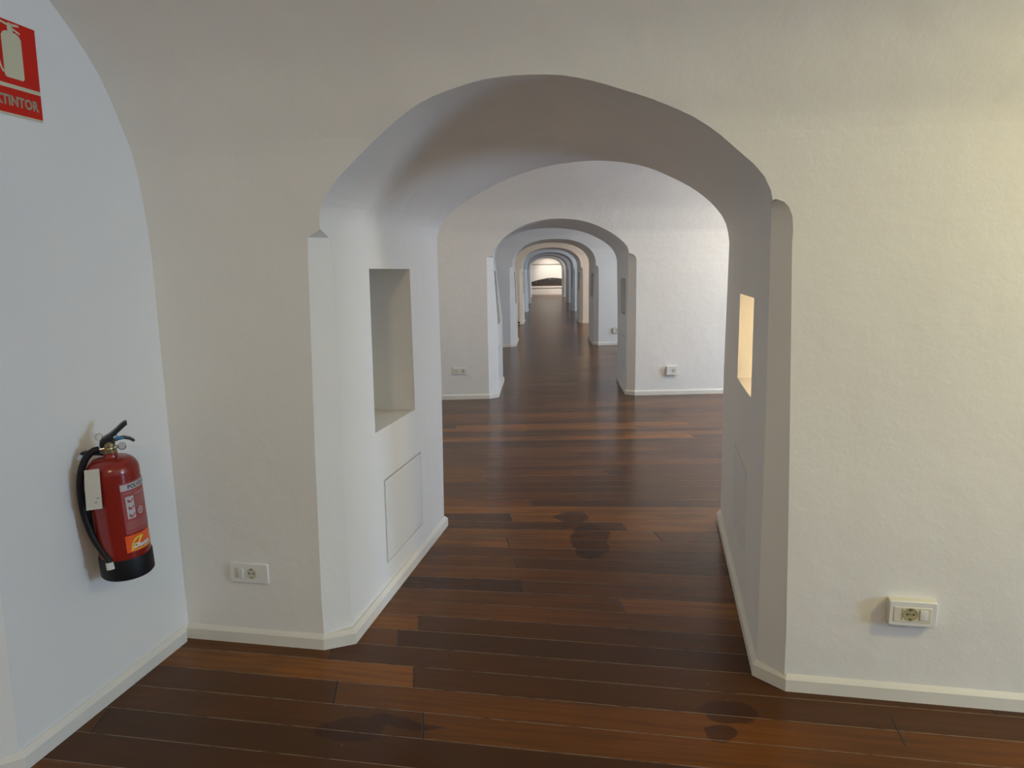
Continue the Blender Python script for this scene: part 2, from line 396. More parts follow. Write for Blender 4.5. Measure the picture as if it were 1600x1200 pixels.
for k, (yy, pl_, pr_, zc) in WALLS.items():
    sl = .06; c = .048 * yy
    xl = (pl_ - 800) * yy / F - TB; xr = (pr_ - 800) * yy / F + TB; xm = (xl + xr) / 2
    nf = Face(yy - sl * xm + TB, sl, -1); ff = Face(yy + 1.55 - sl * xm - TB, sl, +1); FACES[k] = (nf, ff)
    a0 = (xl, nf.y(xl)); a1 = (xl + .07, ff.y(xl + .07)); b0 = (xr, nf.y(xr)); b1 = (xr + .05, ff.y(xr + .05)); JAMBS[k] = (a0, a1, b0, b1)
    N = opening(nf, a0, 0, gen_arch(nf, xl - .03, xr + .03, 1.64, zc), b0); Fp = opening(ff, a1, 0, gen_arch(ff, xl + .04, xr + .06, 1.64, zc), b1)
    da = (Vector(a1) - Vector(a0)).normalized(); db = (Vector(b1) - Vector(b0)).normalized()
    cuts = [passage_cutter(N, Fp), chamfer_cut(nf, xl - .09, xl, da, .08, 1.62, -1, False), chamfer_cut(nf, xr + .09, xr, db, .08, 1.62, +1, True)]
    if k < 6:
        A, B = jamb_frame(a0, a1), jamb_frame(b0, b1)
        cuts += [niche_cut(A, .42, 1.0, .85, 1.5, .4, -1), niche_cut(B, .35, .95, .95, 1.45, .4, +1)]
    masonry(NAMES[k], -2.6 + c, 6.1 + c, nf, ff, cuts)

# ---- end walls, ceilings, back wall, far wall
def slab_plan(name, poly, z0=-.05, z1=3.3):
    bm = bmesh.new(); add_loft(bm, [[(x, y, z0) for x, y in poly], [(x, y, z1) for x, y in poly]]); return struct(name, bm, M_PL)
lw = Vector((-.17587, -.98441)); ln_ = Vector((.98441, -.17587)); c0 = Vector((-1.362, 3.032)) - ln_ * TB
cA = c0 - lw * .12; cB = c0 + lw * .872
slab_plan('wall_left', [tuple(cA), tuple(cB), (cB.x - .07, cB.y - .055), (-2.75, 2.30), (-2.75, 3.25)])
back = Face(-2.35, -.205, +1)
slab_plan('wall_back', [(-2.9, back.y(-2.9)), (7.1, back.y(7.1)), (7.1, back.y(7.1) - .3), (-2.9, back.y(-2.9) - .3)])
slab_plan('wall_left', [(-2.7, back.y(-2.7) - .1), (-2.7, 2.4), (-2.95, 2.4), (-2.95, back.y(-2.95) - .1)])
WN = [0]
def right_wall(x, y0, y1, yc):
    """end wall with a real window opening, sill, frame and pane"""
    bm = bmesh.new(); a, b, z0, z1 = yc - .55, yc + .55, .85, 2.15
    add_box(bm, x, x + .35, y0, a, -.05, 3.3); add_box(bm, x, x + .35, b, y1, -.05, 3.3); add_box(bm, x, x + .35, a, b, -.05, z0); add_box(bm, x, x + .35, a, b, z1, 3.3)
    struct('wall_right', bm, M_PL); WN[0] += 1
    bm = bmesh.new(); xf = x + .22
    for (p, q, r, s) in ((a, a + .05, z0, z1), (b - .05, b, z0, z1), (a, b, z0, z0 + .05), (a, b, z1 - .05, z1), (yc - .025, yc + .025, z0, z1)):
        add_box(bm, xf, xf + .05, p, q, r, s)
    o = struct('window_%d' % WN[0], bm, M_WHITEPL)
right_wall(7.0, back.y(7) - .2, n1.y(7) + .2, -1.0)
prev = f1
xs_end = []
for k in range(2, 9):
    y = ROOM_Y[k]; c = .048 * y; ya = FACES[k - 1][1].y(6 + c) - .3; yb = (FACES[k][0].y(6 + c) + .3) if k < 8 else 51.6
    right_wall(5.95 + c, ya, yb, y + WIN_DY)
    xl = -2.2 + c; slab_plan('wall_left', [(xl, ya - .5), (xl, yb + .3), (xl - .25, yb + .3), (xl - .25, ya - .5)])
def ceiling(fa, fb, xl, xr):
    rings = []
    top = []
    for x in (xl, xr):
        y0 = fa.a + fa.b * x + PSM[-1][0] - .06; y1 = fb.a + fb.b * x - PSM[-1][0] + .06
        r = []
        for i in range(17):
            t = i / 16; r.append(Vector((x, y0 + (y1 - y0) * t, 2.665 + .42 * math.sin(math.pi * t) ** .8)))
        r += [Vector((x, y1, 3.4)), Vector((x, y0, 3.4))]; rings.append(r)
    bm = bmesh.new(); add_loft(bm, rings); struct('ceiling', bm, M_PL, 30)
ceiling(back, n1, -2.9, 7.1)
backv = PSM
# vault springing of the back wall
bm = bmesh.new(); rings = []
for x in (-2.9, 7.1): rings.append([Vector((x, back.a + back.b * x + s, z)) for s, z in PSM[2:]] + [Vector((x, back.a + back.b * x + PSM[-1][0], 3.3)), Vector((x, back.a + back.b * x - .05, 3.3)), Vector((x, back.a + back.b * x - .05, 1.5))])
add_loft(bm, rings); struct('wall_back', bm, M_PL, 30)
for k in range(2, 8): c = .048 * ROOM_Y[k]; ceiling(FACES[k - 1][1], FACES[k][0], -2.5 + c, 6.2 + c)
endf = Face(51.0, .0, -1)
c = .048 * 49; ceiling(FACES[7][1], endf, -2.5 + c, 6.2 + c)
bm = bmesh.new(); rings = []
for x in (-.3, 8.6): rings.append([Vector((x, endf.a - s, z)) for s, z in PSM] + [Vector((x, endf.a - PSM[-1][0], 3.3)), Vector((x, 51.5, 3.3)), Vector((x, 51.5, -.05))])
add_loft(bm, rings); struct('wall_end', bm, M_PL, 30)

# ------------------------------------------------------------------ floor
def board_m(y):
    P = [(-5, -.19), (2.9, -.19), (4.3, -.09), (5.8, -.005), (9, .03), (15, .05), (60, .05)]
    for (a, ma), (b, mb) in zip(P, P[1:]):
        if y <= b: t = (y - a) / (b - a); return ma + (mb - ma) * t
    return P[-1][1]
bm = bmesh.new(); uvl = bm.loops.layers.uv.new('boards')
ys = [-4.3 + .2 * i for i in range(72)] + [10.1 + .6 * i for i in range(1, 71)]; xs = [-3.2 + .4 * i for i in range(32)]
V = [[bm.verts.new((x, y, 0)) for x in xs] for y in ys]
for j in range(len(ys) - 1):
    for i in range(len(xs) - 1):
        f = bm.faces.new((V[j][i], V[j][i + 1], V[j + 1][i + 1], V[j + 1][i]))
        for lp in f.loops:
            p = lp.vert.co; lp[uvl].uv = (p.x + .12 * p.y, p.y - board_m(p.y) * p.x)
r = bmesh.ops.extrude_face_region(bm, geom=bm.faces[:]); bmesh.ops.translate(bm, verts=[g for g in r['geom'] if isinstance(g, bmesh.types.BMVert)], vec=(0, 0, -.06))
bm.faces.ensure_lookup_table()
struct('floor', bm, M_FLOOR)

# ------------------------------------------------------------------ baseboards
def P2(px, py): v = onplane(px, py, (0, 0, 0), Vector((0, 0, 1))); return (v.x, v.y)
Lc = (-1.362, 3.032); Le = tuple(Vector(Lc) + lw * .872)
baseboard('baseboard_left', [(-2.7, 2.26), (Le[0] - .066, Le[1] - .045), Le, (-1.366, 3.01)], roomside=1)
baseboard('baseboard_front', [(-1.40, 2.757 + .205 * 1.40), (-.775, 2.757 + .205 * .775), (-.655, 2.965), (-.396, 4.44 + .004), (-2.3, 4.44 - .026 * 2.3 + .004)], roomside=1)
baseboard('baseboard_front', [(7.0, 2.757 - .205 * 7), (.962, 2.757 - .205 * .962), (.878, 2.672), (1.226, 4.475), (6.5, 4.44 + .026 * 6.5 + .004)], roomside=-1)
baseboard('baseboard_second', [(-2.2, 9.098 - .048 * 2.2), (-.27, 9.085), (-.16, 9.19), (-.105, 10.602), (-2.0, 10.602)], roomside=1)
baseboard('baseboard_second', [(6.4, 9.098 + .048 * 6.4), (1.482, 9.169), (1.378, 9.26), (1.45, 10.602), (6.0, 10.602)], roomside=-1)
for k, (a0, a1, b0, b1) in JAMBS.items():
    nf, ff = FACES[k]; nm = 'baseboard_' + ORD[k]; c = .048 * nf.a
    g = lambda x: nf.y(x) - TB; h = lambda x: ff.y(x) + TB
    baseboard(nm, [(c - 2.2, g(c - 2.2)), (a0[0] - .085, g(a0[0] - .085)), (a0[0] + TB, a0[1] + .08), (a1[0] + TB, a1[1] + TB), (c - 2.1, h(c - 2.1))])
    baseboard(nm, [(c + 5.9, g(c + 5.9)), (b0[0] + .085, g(b0[0] + .085)), (b0[0] - TB, b0[1] + .08), (b1[0] - TB, b1[1] + TB), (c + 5.9, h(c + 5.9))], roomside=-1)

# ------------------------------------------------------------------ unseen lamp added to brighten the niche in the right jamb of the nearest arch
def at(Mx, t, y, z): return Mx @ Vector((t, y, z))
P = at(MR1, .60, -.34, 1.345)
tl = thing('added_niche_lamp', 'small added warm lamp hidden inside the slot in the right jamb of the nearest arch', 'lamp', Matrix.Translation(P))
bm = bmesh.new(); lathe(bm, [(.024, .037), (.03, .034), (.03, .004), (.024, .0)], 20); obj('added_housing', bm, M_WHITEPL, tl, 40)
M_ADDED_BULB = mat('added_warm_bulb', (1, .8, .5)); M_ADDED_BULB.node_tree.nodes['Principled BSDF'].inputs['Emission Color'].default_value = (1, .72, .38, 1); M_ADDED_BULB.node_tree.nodes['Principled BSDF'].inputs['Emission Strength'].default_value = 6
bm = bmesh.new(); lathe(bm, [(.019, -.001), (.019, -.006), (.012, -.011), (.002, -.013)], 20); obj('added_bulb', bm, M_ADDED_BULB, tl, 40)
lamp('added_niche_light', P + Vector((0, 0, -.05)), 3.6, (1, .76, .44), .02)  # added light, brightens the slot from within

# ------------------------------------------------------------------ sockets
def face_frame(face, x, z):
    d = Vector((1, face.b, 0)).normalized(); s1 = (s_of(z + .05) - s_of(z - .05)) / .1
    up = Vector((0, face.sg * s1, 1)).normalized(); n = d.cross(up).normalized()   # out of the wall toward the viewer: -y
    o = Vector((x, face.y(x, z), z))
    return Matrix(((d.x, up.x, n.x, o.x), (d.y, up.y, n.y, o.y), (d.z, up.z, n.z, o.z), (0, 0, 0, 1)))
def rrect(wd, ht, r, n=5):
    P = []
    for cx, cy, a0 in ((wd / 2 - r, ht / 2 - r, 0), (-wd / 2 + r, ht / 2 - r, 90), (-wd / 2 + r, -ht / 2 + r, 180), (wd / 2 - r, -ht / 2 + r, 270)):
        for i in range(n + 1): a = math.radians(a0 + 90 * i / n); P.append((cx + r * math.cos(a), cy + r * math.sin(a)))
    return P
def plate(wd, ht, th, r=.006, cx=0, cy=0, z0=0, inset=.002):
    bm = bmesh.new(); O = rrect(wd, ht, r); I = rrect(wd - 2 * inset, ht - 2 * inset, max(.001, r - inset))
    add_loft(bm, [[(x + cx, y + cy, z0) for x, y in O], [(x + cx, y + cy, z0 + th - inset) for x, y in O], [(x + cx, y + cy, z0 + th) for x, y in I]]); return bm
def socket_plate(Mx, wd, ht, th, label, sock_x, kind, m_plate, m_ins):
    t = thing('wall_socket', label, 'socket', Mx, 'electrical sockets on the cross walls')
    obj('cover_plate', plate(wd, ht, th, .006), m_plate, t, 40)
    # round recessed schuko insert
    R_ = .0205; z = th + (.002 if kind == 'box' else 0)
    bm = bmesh.new(); n = 36
    rings = [[(sock_x + r * math.cos(2 * math.pi * i / n), r * math.sin(2 * math.pi * i / n), zz) for i in range(n)] for r, zz in ((R_ + .003, z), (R_ + .0025, z + .0015), (R_, z + .0015), (R_ - .001, z + .0003), (.002, z + .0003))]
    add_loft(bm, rings, cap=False); ins = obj('socket_insert', bm, m_ins, t, 30)
    for dx in (-.0095, .0095):
        bm = bmesh.new(); lathe(bm, [(.0032, .0006), (.0031, .0012), (.001, .0012)], 14, (sock_x + dx, 0, z)); obj('pin_hole', bm, M_DARK, ins)
    for sy in (1, -1):
        obj('earth_clip', box_bm(sock_x - .0035, sock_x + .0035, *sorted((sy * .0145, sy * .0195)), z + .0004, z + .003), M_BRASS, ins)
    lathe_bm = bmesh.new(); lathe(lathe_bm, [(.0026, .0006), (.002, .0012), (.0005, .0012)], 12, (sock_x, 0, z)); obj('screw', lathe_bm, M_CHROME, ins)
    if kind == 'switch':
        bm = box_bm(-.062, -.0225, -.022, .022, th - .001, th + .001, bevel=.0007); obj('blank_insert', bm, m_ins, t, 40)
        bm = bmesh.new(); add_loft(bm, [[(-.046, -.021, th + .0008), (-.024, -.021, th + .0008), (-.024, .021, th + .0008), (-.046, .021, th + .0008)],
                                          [(-.0455, -.0205, th + .002), (-.0245, -.0205, th + .007), (-.0245, .0205, th + .007), (-.0455, .0205, th + .002)]]); obj('rocker_switch', bm, m_plate, t)
    if kind == 'box':
        obj('module_frame', plate(wd * .80, ht * .62, .002, .003, wd * -.01, -.002, th), M_CREAMPL, t, 40)
        bm = box_bm(.022, .046, -.019, .017, th + .0015, th + .0035, bevel=.0008); obj('blank_insert', bm, m_plate, t, 40)
        for xx in (-.0335, .0205):
            bm = box_bm(xx - .0006, xx + .0006, -.02, .018, th + .0018, th + .0042); obj('module_joint', bm, M_SOCK, t)
    return t
def fx(face, px, py):
    P = face.hit(px, py); return face_frame(face, P.x, P.z)
M_SOCKW = mat('socket_offwhite', (.62, .60, .48), .4)
socket_plate(fx(n1, 390.5, 894.5), .168, .083, .009, 'flat white plate with switch and round socket, left of the nearest arch', .012, 'switch', M_WHITEPL, M_SOCKW)
bx = socket_plate(fx(n1, 1422, 953) @ Matrix.Translation((0, 0, .026)), .150, .088, .007, 'raised white surface box with a yellowed round socket, right of the nearest arch', -.008, 'box', M_WHITEPL, M_SOCK)
bm = plate(.152, .090, .027, .006, 0, 0, -.028); obj('back_box', bm, M_CREAMPL, bx, 40)
socket_plate(fx(n2, 719.5, 580), .165, .080, .009, 'flat white double socket plate left of the second arch', .030, 'switch', M_WHITEPL, M_SOCKW)
b2 = socket_plate(fx(n2, 1049.5, 578.5) @ Matrix.Translation((0, 0, .024)), .135, .105, .008, 'white raised socket box right of the second arch, on the bright wall', .012, 'plain', M_WHITEPL, M_SOCKW)
obj('back_box', plate(.137, .107, .025, .006, 0, 0, -.026), M_CREAMPL, b2, 40)
socket_plate(fx(FACES[3][0], 963, 515.5) @ Matrix.Translation((0, 0, .02)), .15, .12, .008, 'small pale socket box right of the third arch, half hidden by the second arch', 0, 'plain', M_CREAMPL, M_SOCKW)

# ------------------------------------------------------------------ left wall frame: x runs away from the front corner toward the viewer, z out into the room
def left_frame(s, z, off=0):
    o = c0 + lw * s + ln_ * off
    # local x to the right as seen facing the wall (toward the corner), local y up, local z out of the wall
    return Matrix(((-lw.x, 0, ln_.x, o.x), (-lw.y, 0, ln_.y, o.y), (0, 1, 0, z), (0, 0, 0, 1)))
# ---- extinguisher sign
SW, SH = .210, .276
sg = thing('extinguisher_sign', 'red and cream sign with extinguisher pictogram and lettering, high on the left wall', 'sign', left_frame(.521 + SW / 2, 1.988 + SH / 2, .004))
bm = box_bm(-SW / 2, SW / 2, -SH / 2, SH / 2, -.004, -.0005); obj('backing_board', bm, M_SIGNCREAM, sg)
def flat(poly, z, th=.0006, dx=0, dy=0):
    bm = bmesh.new(); add_loft(bm, [[(x + dx, y + dy, z) for x, y in poly], [(x + dx, y + dy, z + th) for x, y in poly]])
    bmesh.ops.triangulate(bm, faces=bm.faces[:]); return bm
yl = 2.074 - 1.988 - SH / 2     # divider line height
bm = flat([(-SW / 2, yl + .006), (SW / 2, yl + .006), (SW / 2, SH / 2), (-SW / 2, SH / 2)], -.0004); obj('red_field', bm, M_SIGNRED, sg)
bm = flat([(-SW / 2, -SH / 2 + .006), (SW / 2, -SH / 2 + .006), (SW / 2, yl - .006), (-SW / 2, yl - .006)], -.0004); obj('red_field', bm, M_SIGNRED, sg)
pc = .521 + SW / 2 - .617; z0p = 2.098 - 1.988 - SH / 2
W_ = .037
picto = flat([(-W_, .006), (-W_ + .006, 0), (W_ - .006, 0), (W_, .006), (W_, .118), (W_ - .006, .128), (W_ - .018, .134), (-W_ + .018, .134), (-W_ + .006, .128), (-W_, .118)], .0002, .0006, pc, z0p)
for q_ in ([(-.011, .133), (.010, .133), (.006, .156), (-.004, .161), (-.012, .156)], [(.004, .143), (.034, .134), (.036, .139), (.004, .150)], [(.002, .151), (.034, .156), (.032, .161), (.002, .159)], [(-.010, .150), (-.010, .156), (-.058, .163), (-.058, .157)]):
    me_ = bpy.data.meshes.new('t'); qq = flat(q_, .0002, .0006, pc, z0p); qq.to_mesh(me_); qq.free(); picto.from_mesh(me_); bpy.data.meshes.remove(me_)
hose = catmull([(-.056, .160, .0005), (-.066, .145, .0005), (-.064, .10, .0005), (-.057, .06, .0005), (-.050, .03, .0005), (-.040, .012, .0005)], 6)
hp = [(p.x, p.y) for p in hose]; nn = []
for i, p in enumerate(hose):
    d = (hose[min(i + 1, len(hose) - 1)] - hose[max(0, i - 1)]).normalized(); nn.append((-d.y * .0035, d.x * .0035))
poly = [(p[0] + n[0], p[1] + n[1]) for p, n in zip(hp, nn)] + [(p[0] - n[0], p[1] - n[1]) for p, n in zip(hp[::-1], nn[::-1])]
b2_ = bmesh.new()
L_ = len(hp)
vs = [b2_.verts.new((x + pc, y + z0p, .0007)) for x, y in poly]
for i in range(L_ - 1): b2_.faces.new((vs[i], vs[i + 1], vs[2 * L_ - 2 - i], vs[2 * L_ - 1 - i]))
me_ = bpy.data.meshes.new('t'); b2_.to_mesh(me_); b2_.free(); picto.from_mesh(me_); bpy.data.meshes.remove(me_)
obj('extinguisher_pictogram', picto, M_SIGNCREAM, sg)
tb = text_bm('EXTINTOR', .040, 1.03, bold=.0017, extr=.0002)
xsb = [v.co.x for v in tb.verts]; k_ = .186 / (max(xsb) - min(xsb)); mid = (max(xsb) + min(xsb)) / 2
for v in tb.verts: v.co = Vector(((v.co.x - mid) * k_, v.co.y + yl - .056, .0004))
obj('lettering', tb, M_SIGNCREAM, sg)

# ---- fire extinguisher
EXR = .082
EX = left_frame(.452, .482, .108)     # origin under the bottle; local y up
# work in a z-up local frame: X along wall to the right, Y into the wall, Z up
EXM = EX @ Matrix(((1, 0, 0, 0), (0, 0, 1, 0), (0, -1, 0, 0), (0, 0, 0, 1))) @ Matrix.Rotation(-.085, 4, 'Y')
ex = thing('fire_extinguisher', 'red fire extinguisher with black hose and black base hung on the left wall', 'fire extinguisher', EXM)
H_ = .425
bm = bmesh.new(); prof = [(EXR * .9, .012), (EXR, .022), (EXR, H_ - .052)]
for i in range(1, 9):
    a = i / 8 * math.pi / 2; prof.append((.024 + (EXR - .024) * math.cos(a) ** .8, H_ - .052 + .050 * math.sin(a)))
prof += [(.022, H_ + .004), (.022, H_ + .012)]
lathe(bm, prof, 56); obj('cylinder_body', bm, M_RED, ex, 35)
bm = bmesh.new(); lathe(bm, [(EXR - .01, 0), (EXR - .001, .002), (EXR + .0035, .008), (EXR + .0035, .073), (EXR + .002, .077), (EXR - .003, .077)], 56); obj('base_skirt', bm, M_BLACK, ex, 35)
bm = bmesh.new(); lathe(bm, [(.020, H_ + .008), (.022, H_ + .012), (.022, H_ + .022), (.016, H_ + .026), (.015, H_ + .032), (.019, H_ + .035), (.019, H_ + .045), (.014, H_ + .05), (.010, H_ + .055)], 28); vb = obj('valve', bm, M_BRASS, ex, 35)
# gauge on the right side of the valve, facing the viewer
vdir = (Vector((0, 0, 0)) - Vector((EXM.translation.x, EXM.translation.y, 0))).normalized(); vl = EXM.to_3x3().inverted() @ vdir; vl.z = 0; vl.normalize()
va = math.atan2(vl.y, vl.x)           # angle of the viewer round the bottle
side = Vector((math.cos(va + math.pi / 2), math.sin(va + math.pi / 2), 0))   # to the right in the picture
g0 = side * .022 + Vector((0, 0, H_ + .030)); gm = Matrix.Translation(g0 + side * .016 + vl * .004) @ vl.to_track_quat('Z', 'Y').to_matrix().to_4x4()
bm = bmesh.new(); lathe(bm, [(.012, -.008), (.0135, -.006), (.0135, .004), (.0115, .0045), (.0105, .003)], 26); tube(bm, [Vector((-.024, 0, -.002)), Vector((-.008, 0, -.002))], .005, 10); bm.transform(gm); ga = obj('pressure_gauge', bm, M_CHROME, ex, 35)
bm = bmesh.new(); lathe(bm, [(.0102, .0032), (.009, .0036), (.001, .0036)], 22); bm.transform(gm); obj('dial', bm, M_LABELW, ga)
# lever plane runs to the right of the picture
def LV(a, b, z): return side * a + vl * b + Vector((0, 0, H_ + z))
def blade(pts, wds, th):
    """pts: (a,z) centre line; flat bar, width across b, thickness th"""
    bm = bmesh.new(); rings = []
    for i, ((a, z), wd) in enumerate(zip(pts, wds)):
        p = Vector(pts[max(0, i - 1)]); q = Vector(pts[min(len(pts) - 1, i + 1)]); d = (q - p).normalized(); n = Vector((-d.y, d.x)); hw = wd / 2
        rings.append([LV(a + n.x * s * th / 2, b, z + n.y * s * th / 2) for s, b in ((-1, -hw), (-1.0, hw), (0, hw * 1.12), (1, hw), (1, -hw), (0, -hw * 1.12))])
    add_loft(bm, rings); return bm
bm = blade([(-.022, .040), (-.020, .052), (-.008, .062), (.012, .072), (.030, .086), (.046, .099), (.057, .107), (.063, .107)], [.026, .030, .030, .028, .026, .025, .023, .012], .014)
add_box_pts = [LV(a, b, z) for a in (-.020, .016) for b in (-.013, .013) for z in (.042, .066)]
vs = [bm.verts.new(p) for p in add_box_pts]
for q in ((0, 1, 3, 2), (4, 6, 7, 5), (0, 4, 5, 1), (2, 3, 7, 6), (0, 2, 6, 4), (1, 5, 7, 3)): bm.faces.new([vs[i] for i in q])
obj('squeeze_lever', bm, M_BLKPL, ex, 35)
bm = blade([(.006, .050), (.028, .057), (.048, .058), (.064, .052), (.074, .044), (.077, .040)], [.024, .024, .022, .020, .019, .010], .0075); obj('carry_handle', bm, M_BLKPL, ex, 35)
bm = bmesh.new(); tube(bm, [LV(.026, .014 * math.cos(t), .060 + .010 * math.sin(t)) for t in [i * math.pi / 6 for i in range(12)]] + [LV(.026, .014, .060)], .0022, 8)
tube(bm, [LV(.022, .014, .064), LV(.034, .016, .060), LV(.046, .013, .058)], .003, 8); obj('tamper_seal', bm, M_BLUETIE, ex, 40)
bm = bmesh.new(); tube(bm, [LV(-.026 + .011 * math.cos(t), .004, .072 + .011 * math.sin(t)) for t in [i * math.pi / 9 for i in range(19)]], .0012, 6); tube(bm, [LV(-.016, .004, .068), LV(.014, .004, .058)], .0016, 6); obj('safety_pin', bm, M_CHROME, ex, 40)
bm = bmesh.new(); tube(bm, [LV(.030, .016, .040), LV(.060, .017, .030), LV(.100, .010, .016)], .0006, 5); obj('pin_cord', bm, M_TAG, ex)
# hose leaves the valve to the left of the picture, sweeps down in front of the wall and tucks in at the base
def HS(a, b, z): return side * a + vl * b + Vector((0, 0, z))
hp = catmull([HS(-.030, 0, H_ + .028), HS(-.052, 0, H_ + .024), HS(-.078, .002, H_ - .002), HS(-.098, .006, H_ - .055), HS(-.106, .010, H_ - .13), HS(-.102, .016, H_ - .20), HS(-.088, .028, H_ - .265), HS(-.066, .048, H_ - .315), HS(-.052, .064, .085), HS(-.050, .070, .060)], 7)
bm = bmesh.new(); tube(bm, hp, .0115, 16); ho = obj('hose', bm, M_BLACK, ex, 50)
bm = bmesh.new(); tube(bm, [HS(-.014, 0, H_ + .029), HS(-.032, 0, H_ + .027)], .009, 14); obj('hose_fitting', bm, M_CHROME, ex, 40)
bm = bmesh.new(); d = (hp[-1] - hp[-4]).normalized(); tube(bm, [hp[-1] - d * .016, hp[-1] + d * .008], .0135, 16); obj('hose_clip', bm, M_TAG, ex, 40)
# inspection tag hanging behind the hose
bm = bmesh.new(); T0 = HS(-.060, .012, H_ - .012)
pts = [HS(-.082, .050, H_ - .022), HS(-.038, .082, H_ - .014), HS(-.046, .086, H_ - .150), HS(-.094, .054, H_ - .158)]
nrm = (pts[1] - pts[0]).cross(pts[3] - pts[0]).normalized() * .0006
add_loft(bm, [[p - nrm for p in pts], [p + nrm for p in pts]]); tg = obj('inspection_tag', bm, M_TAG, ex)
bm = bmesh.new(); out = nrm if nrm.dot(vl) > 0 else -nrm
for i, fr in enumerate((.18, .27, .36, .47, .60, .72, .82)):
    A = pts[0].lerp(pts[3], fr); B = pts[1].lerp(pts[2], fr); a = A.lerp(B, .55); b = A.lerp(B, .88 if i % 2 else .75); hh = (pts[3] - pts[0]) * .016
    q = [bm.verts.new(p + out * 1.3) for p in (a, b, b + hh, a + hh)]; bm.faces.new(q)
obj('tag_print', bm, M_INK, tg)
bm = bmesh.new(); pts2 = [HS(-.105, -.045, H_ - .045), HS(-.070, -.02, H_ - .035), HS(-.078, -.02, H_ - .125), HS(-.120, -.045, H_ - .118)]
nr2 = (pts2[1] - pts2[0]).cross(pts2[3] - pts2[0]).normalized() * .0005
add_loft(bm, [[p - nr2 for p in pts2], [p + nr2 for p in pts2]]); obj('inspection_tag', bm, M_TAG, ex)
# wall bracket
bm = box_bm(-.020, .020, EXR - .004, .104, .12, .34, bevel=.002); add_box(bm, -.012, .012, .020, .104, H_ + .004, H_ + .012); obj('wall_bracket', bm, M_BLKPL, ex)
# labels wrapped round the bottle. th measured from the viewer's direction, positive to the right in the picture
def wrap(x, y, off=.0006):
    R_ = EXR + off; a = va + x / EXR; return Vector((R_ * math.cos(a), R_ * math.sin(a), y))
def wrapped_rect(x0, x1, y0, y1, off):
    bm = bmesh.new(); n = 18
    top = [bm.verts.new(wrap(x0 + (x1 - x0) * i / n, y1, off)) for i in range(n + 1)]; bot = [bm.verts.new(wrap(x0 + (x1 - x0) * i / n, y0, off)) for i in range(n + 1)]
    for i in range(n): bm.faces.new((bot[i], bot[i + 1], top[i + 1], top[i]))
    return bm
def wrapped_text(body, cx, cy, size, off, **kw):
    bm = text_bm(body, size, **kw)
    bmesh.ops.subdivide_edges(bm, edges=[e for e in bm.edges if e.calc_length() > .012], cuts=2)
    for v in bm.verts: v.co = wrap(v.co.x + cx, v.co.y + cy, off)
    return bm
def join_bm(a, b):
    me = bpy.data.meshes.new('t'); b.to_mesh(me); b.free(); a.from_mesh(me); bpy.data.meshes.remove(me); return a
LX = .012
lab = obj('instruction_label', wrapped_rect(LX, LX + .15, .165, .345, .0004), M_LABEL, ex, 60, label='faded red instruction label with pale printing')
b_ = wrapped_rect(LX + .001, LX + .149, .318, .340, .0008); obj('label_header', b_, M_LABELW, lab, 60)
obj('lettering', wrapped_text('POLVO ABC', LX + .076, .3225, .019, .0012, bold=.0006), M_INK, lab)
b_ = wrapped_rect(LX + .012, LX + .040, .218, .296, .0008); obj('pictogram_strip', b_, M_LABELW, lab, 60)
b_ = bmesh.new()
for yy in (.281, .256, .229):
    for (dx, dy, ww, hh) in ((.018, 0, .005, .011), (.022, -.003, .009, .007), (.033, .002, .004, .009)):
        b_ = join_bm(b_, wrapped_rect(LX + dx, LX + dx + ww, yy + dy - hh / 2, yy + dy + hh / 2, .0012))
obj('pictogram_marks', b_, M_LABEL, lab)
b_ = bmesh.new(); b_ = join_bm(b_, wrapped_rect(LX + .044, LX + .120, .297, .301, .0009))
for i in range(7): b_ = join_bm(b_, wrapped_rect(LX + .044, LX + .125 - .008 * (i % 3), .289 - .006 * i, .2902 - .006 * i, .0009))
b_ = join_bm(b_, wrapped_rect(LX + .008, LX + .06, .308, .3095, .0009))
for i in range(4): b_ = join_bm(b_, wrapped_rect(LX + .006, LX + .13 - .01 * (i % 2), .204 - .007 * i, .2052 - .007 * i, .0009))
obj('printed_lines', b_, mat('label_print', (.46, .30, .30), .5), lab)
b_ = bmesh.new(); n = 24
ri = [b_.verts.new(wrap(LX + .062 + .0075 * math.cos(2 * math.pi * i / n), .236 + .0085 * math.sin(2 * math.pi * i / n), .0010)) for i in range(n)]
ro = [b_.verts.new(wrap(LX + .062 + .0120 * math.cos(2 * math.pi * i / n), .236 + .0130 * math.sin(2 * math.pi * i / n), .0010)) for i in range(n)]
for i in range(n): b_.faces.new((ri[i], ri[(i + 1) % n], ro[(i + 1) % n], ro[i]))
b_.faces.new([b_.verts.new(wrap(LX + .062 + x, .236 + y, .0010)) for x, y in ((-.003, -.004), (.004, -.004), (.004, .003), (-.003, .004))])
obj('round_seal_mark', b_, M_LABELW, lab)
st = obj('brand_sticker', wrapped_rect(LX - .006, LX + .10, .100, .160, .0006), M_ORANGE, ex, 60, label='orange brand sticker with yellow flame and white lettering')
fl = [(.008, .108), (.010, .122), (.015, .136), (.022, .146), (.031, .151), (.040, .150), (.044, .1535), (.050, .149), (.056, .150), (.055, .146), (.047, .141), (.042, .134), (.038, .124), (.036, .112)]
b_ = bmesh.new(); b_.faces.new([b_.verts.new(wrap(LX + x, y, .0021)) for x, y in fl]); bmesh.ops.triangulate(b_, faces=b_.faces[:]); obj('flame_mark', b_, M_YELLOW, st)
b_ = wrapped_rect(LX + .006, LX + .098, .1035, .1065, .0010); obj('yellow_line', b_, M_YELLOW, st)
b_ = wrapped_text('Dextin', LX + .046, .1125, .023, .0028, shear=.35, bold=.0007); obj('lettering', b_, M_WHT, st)
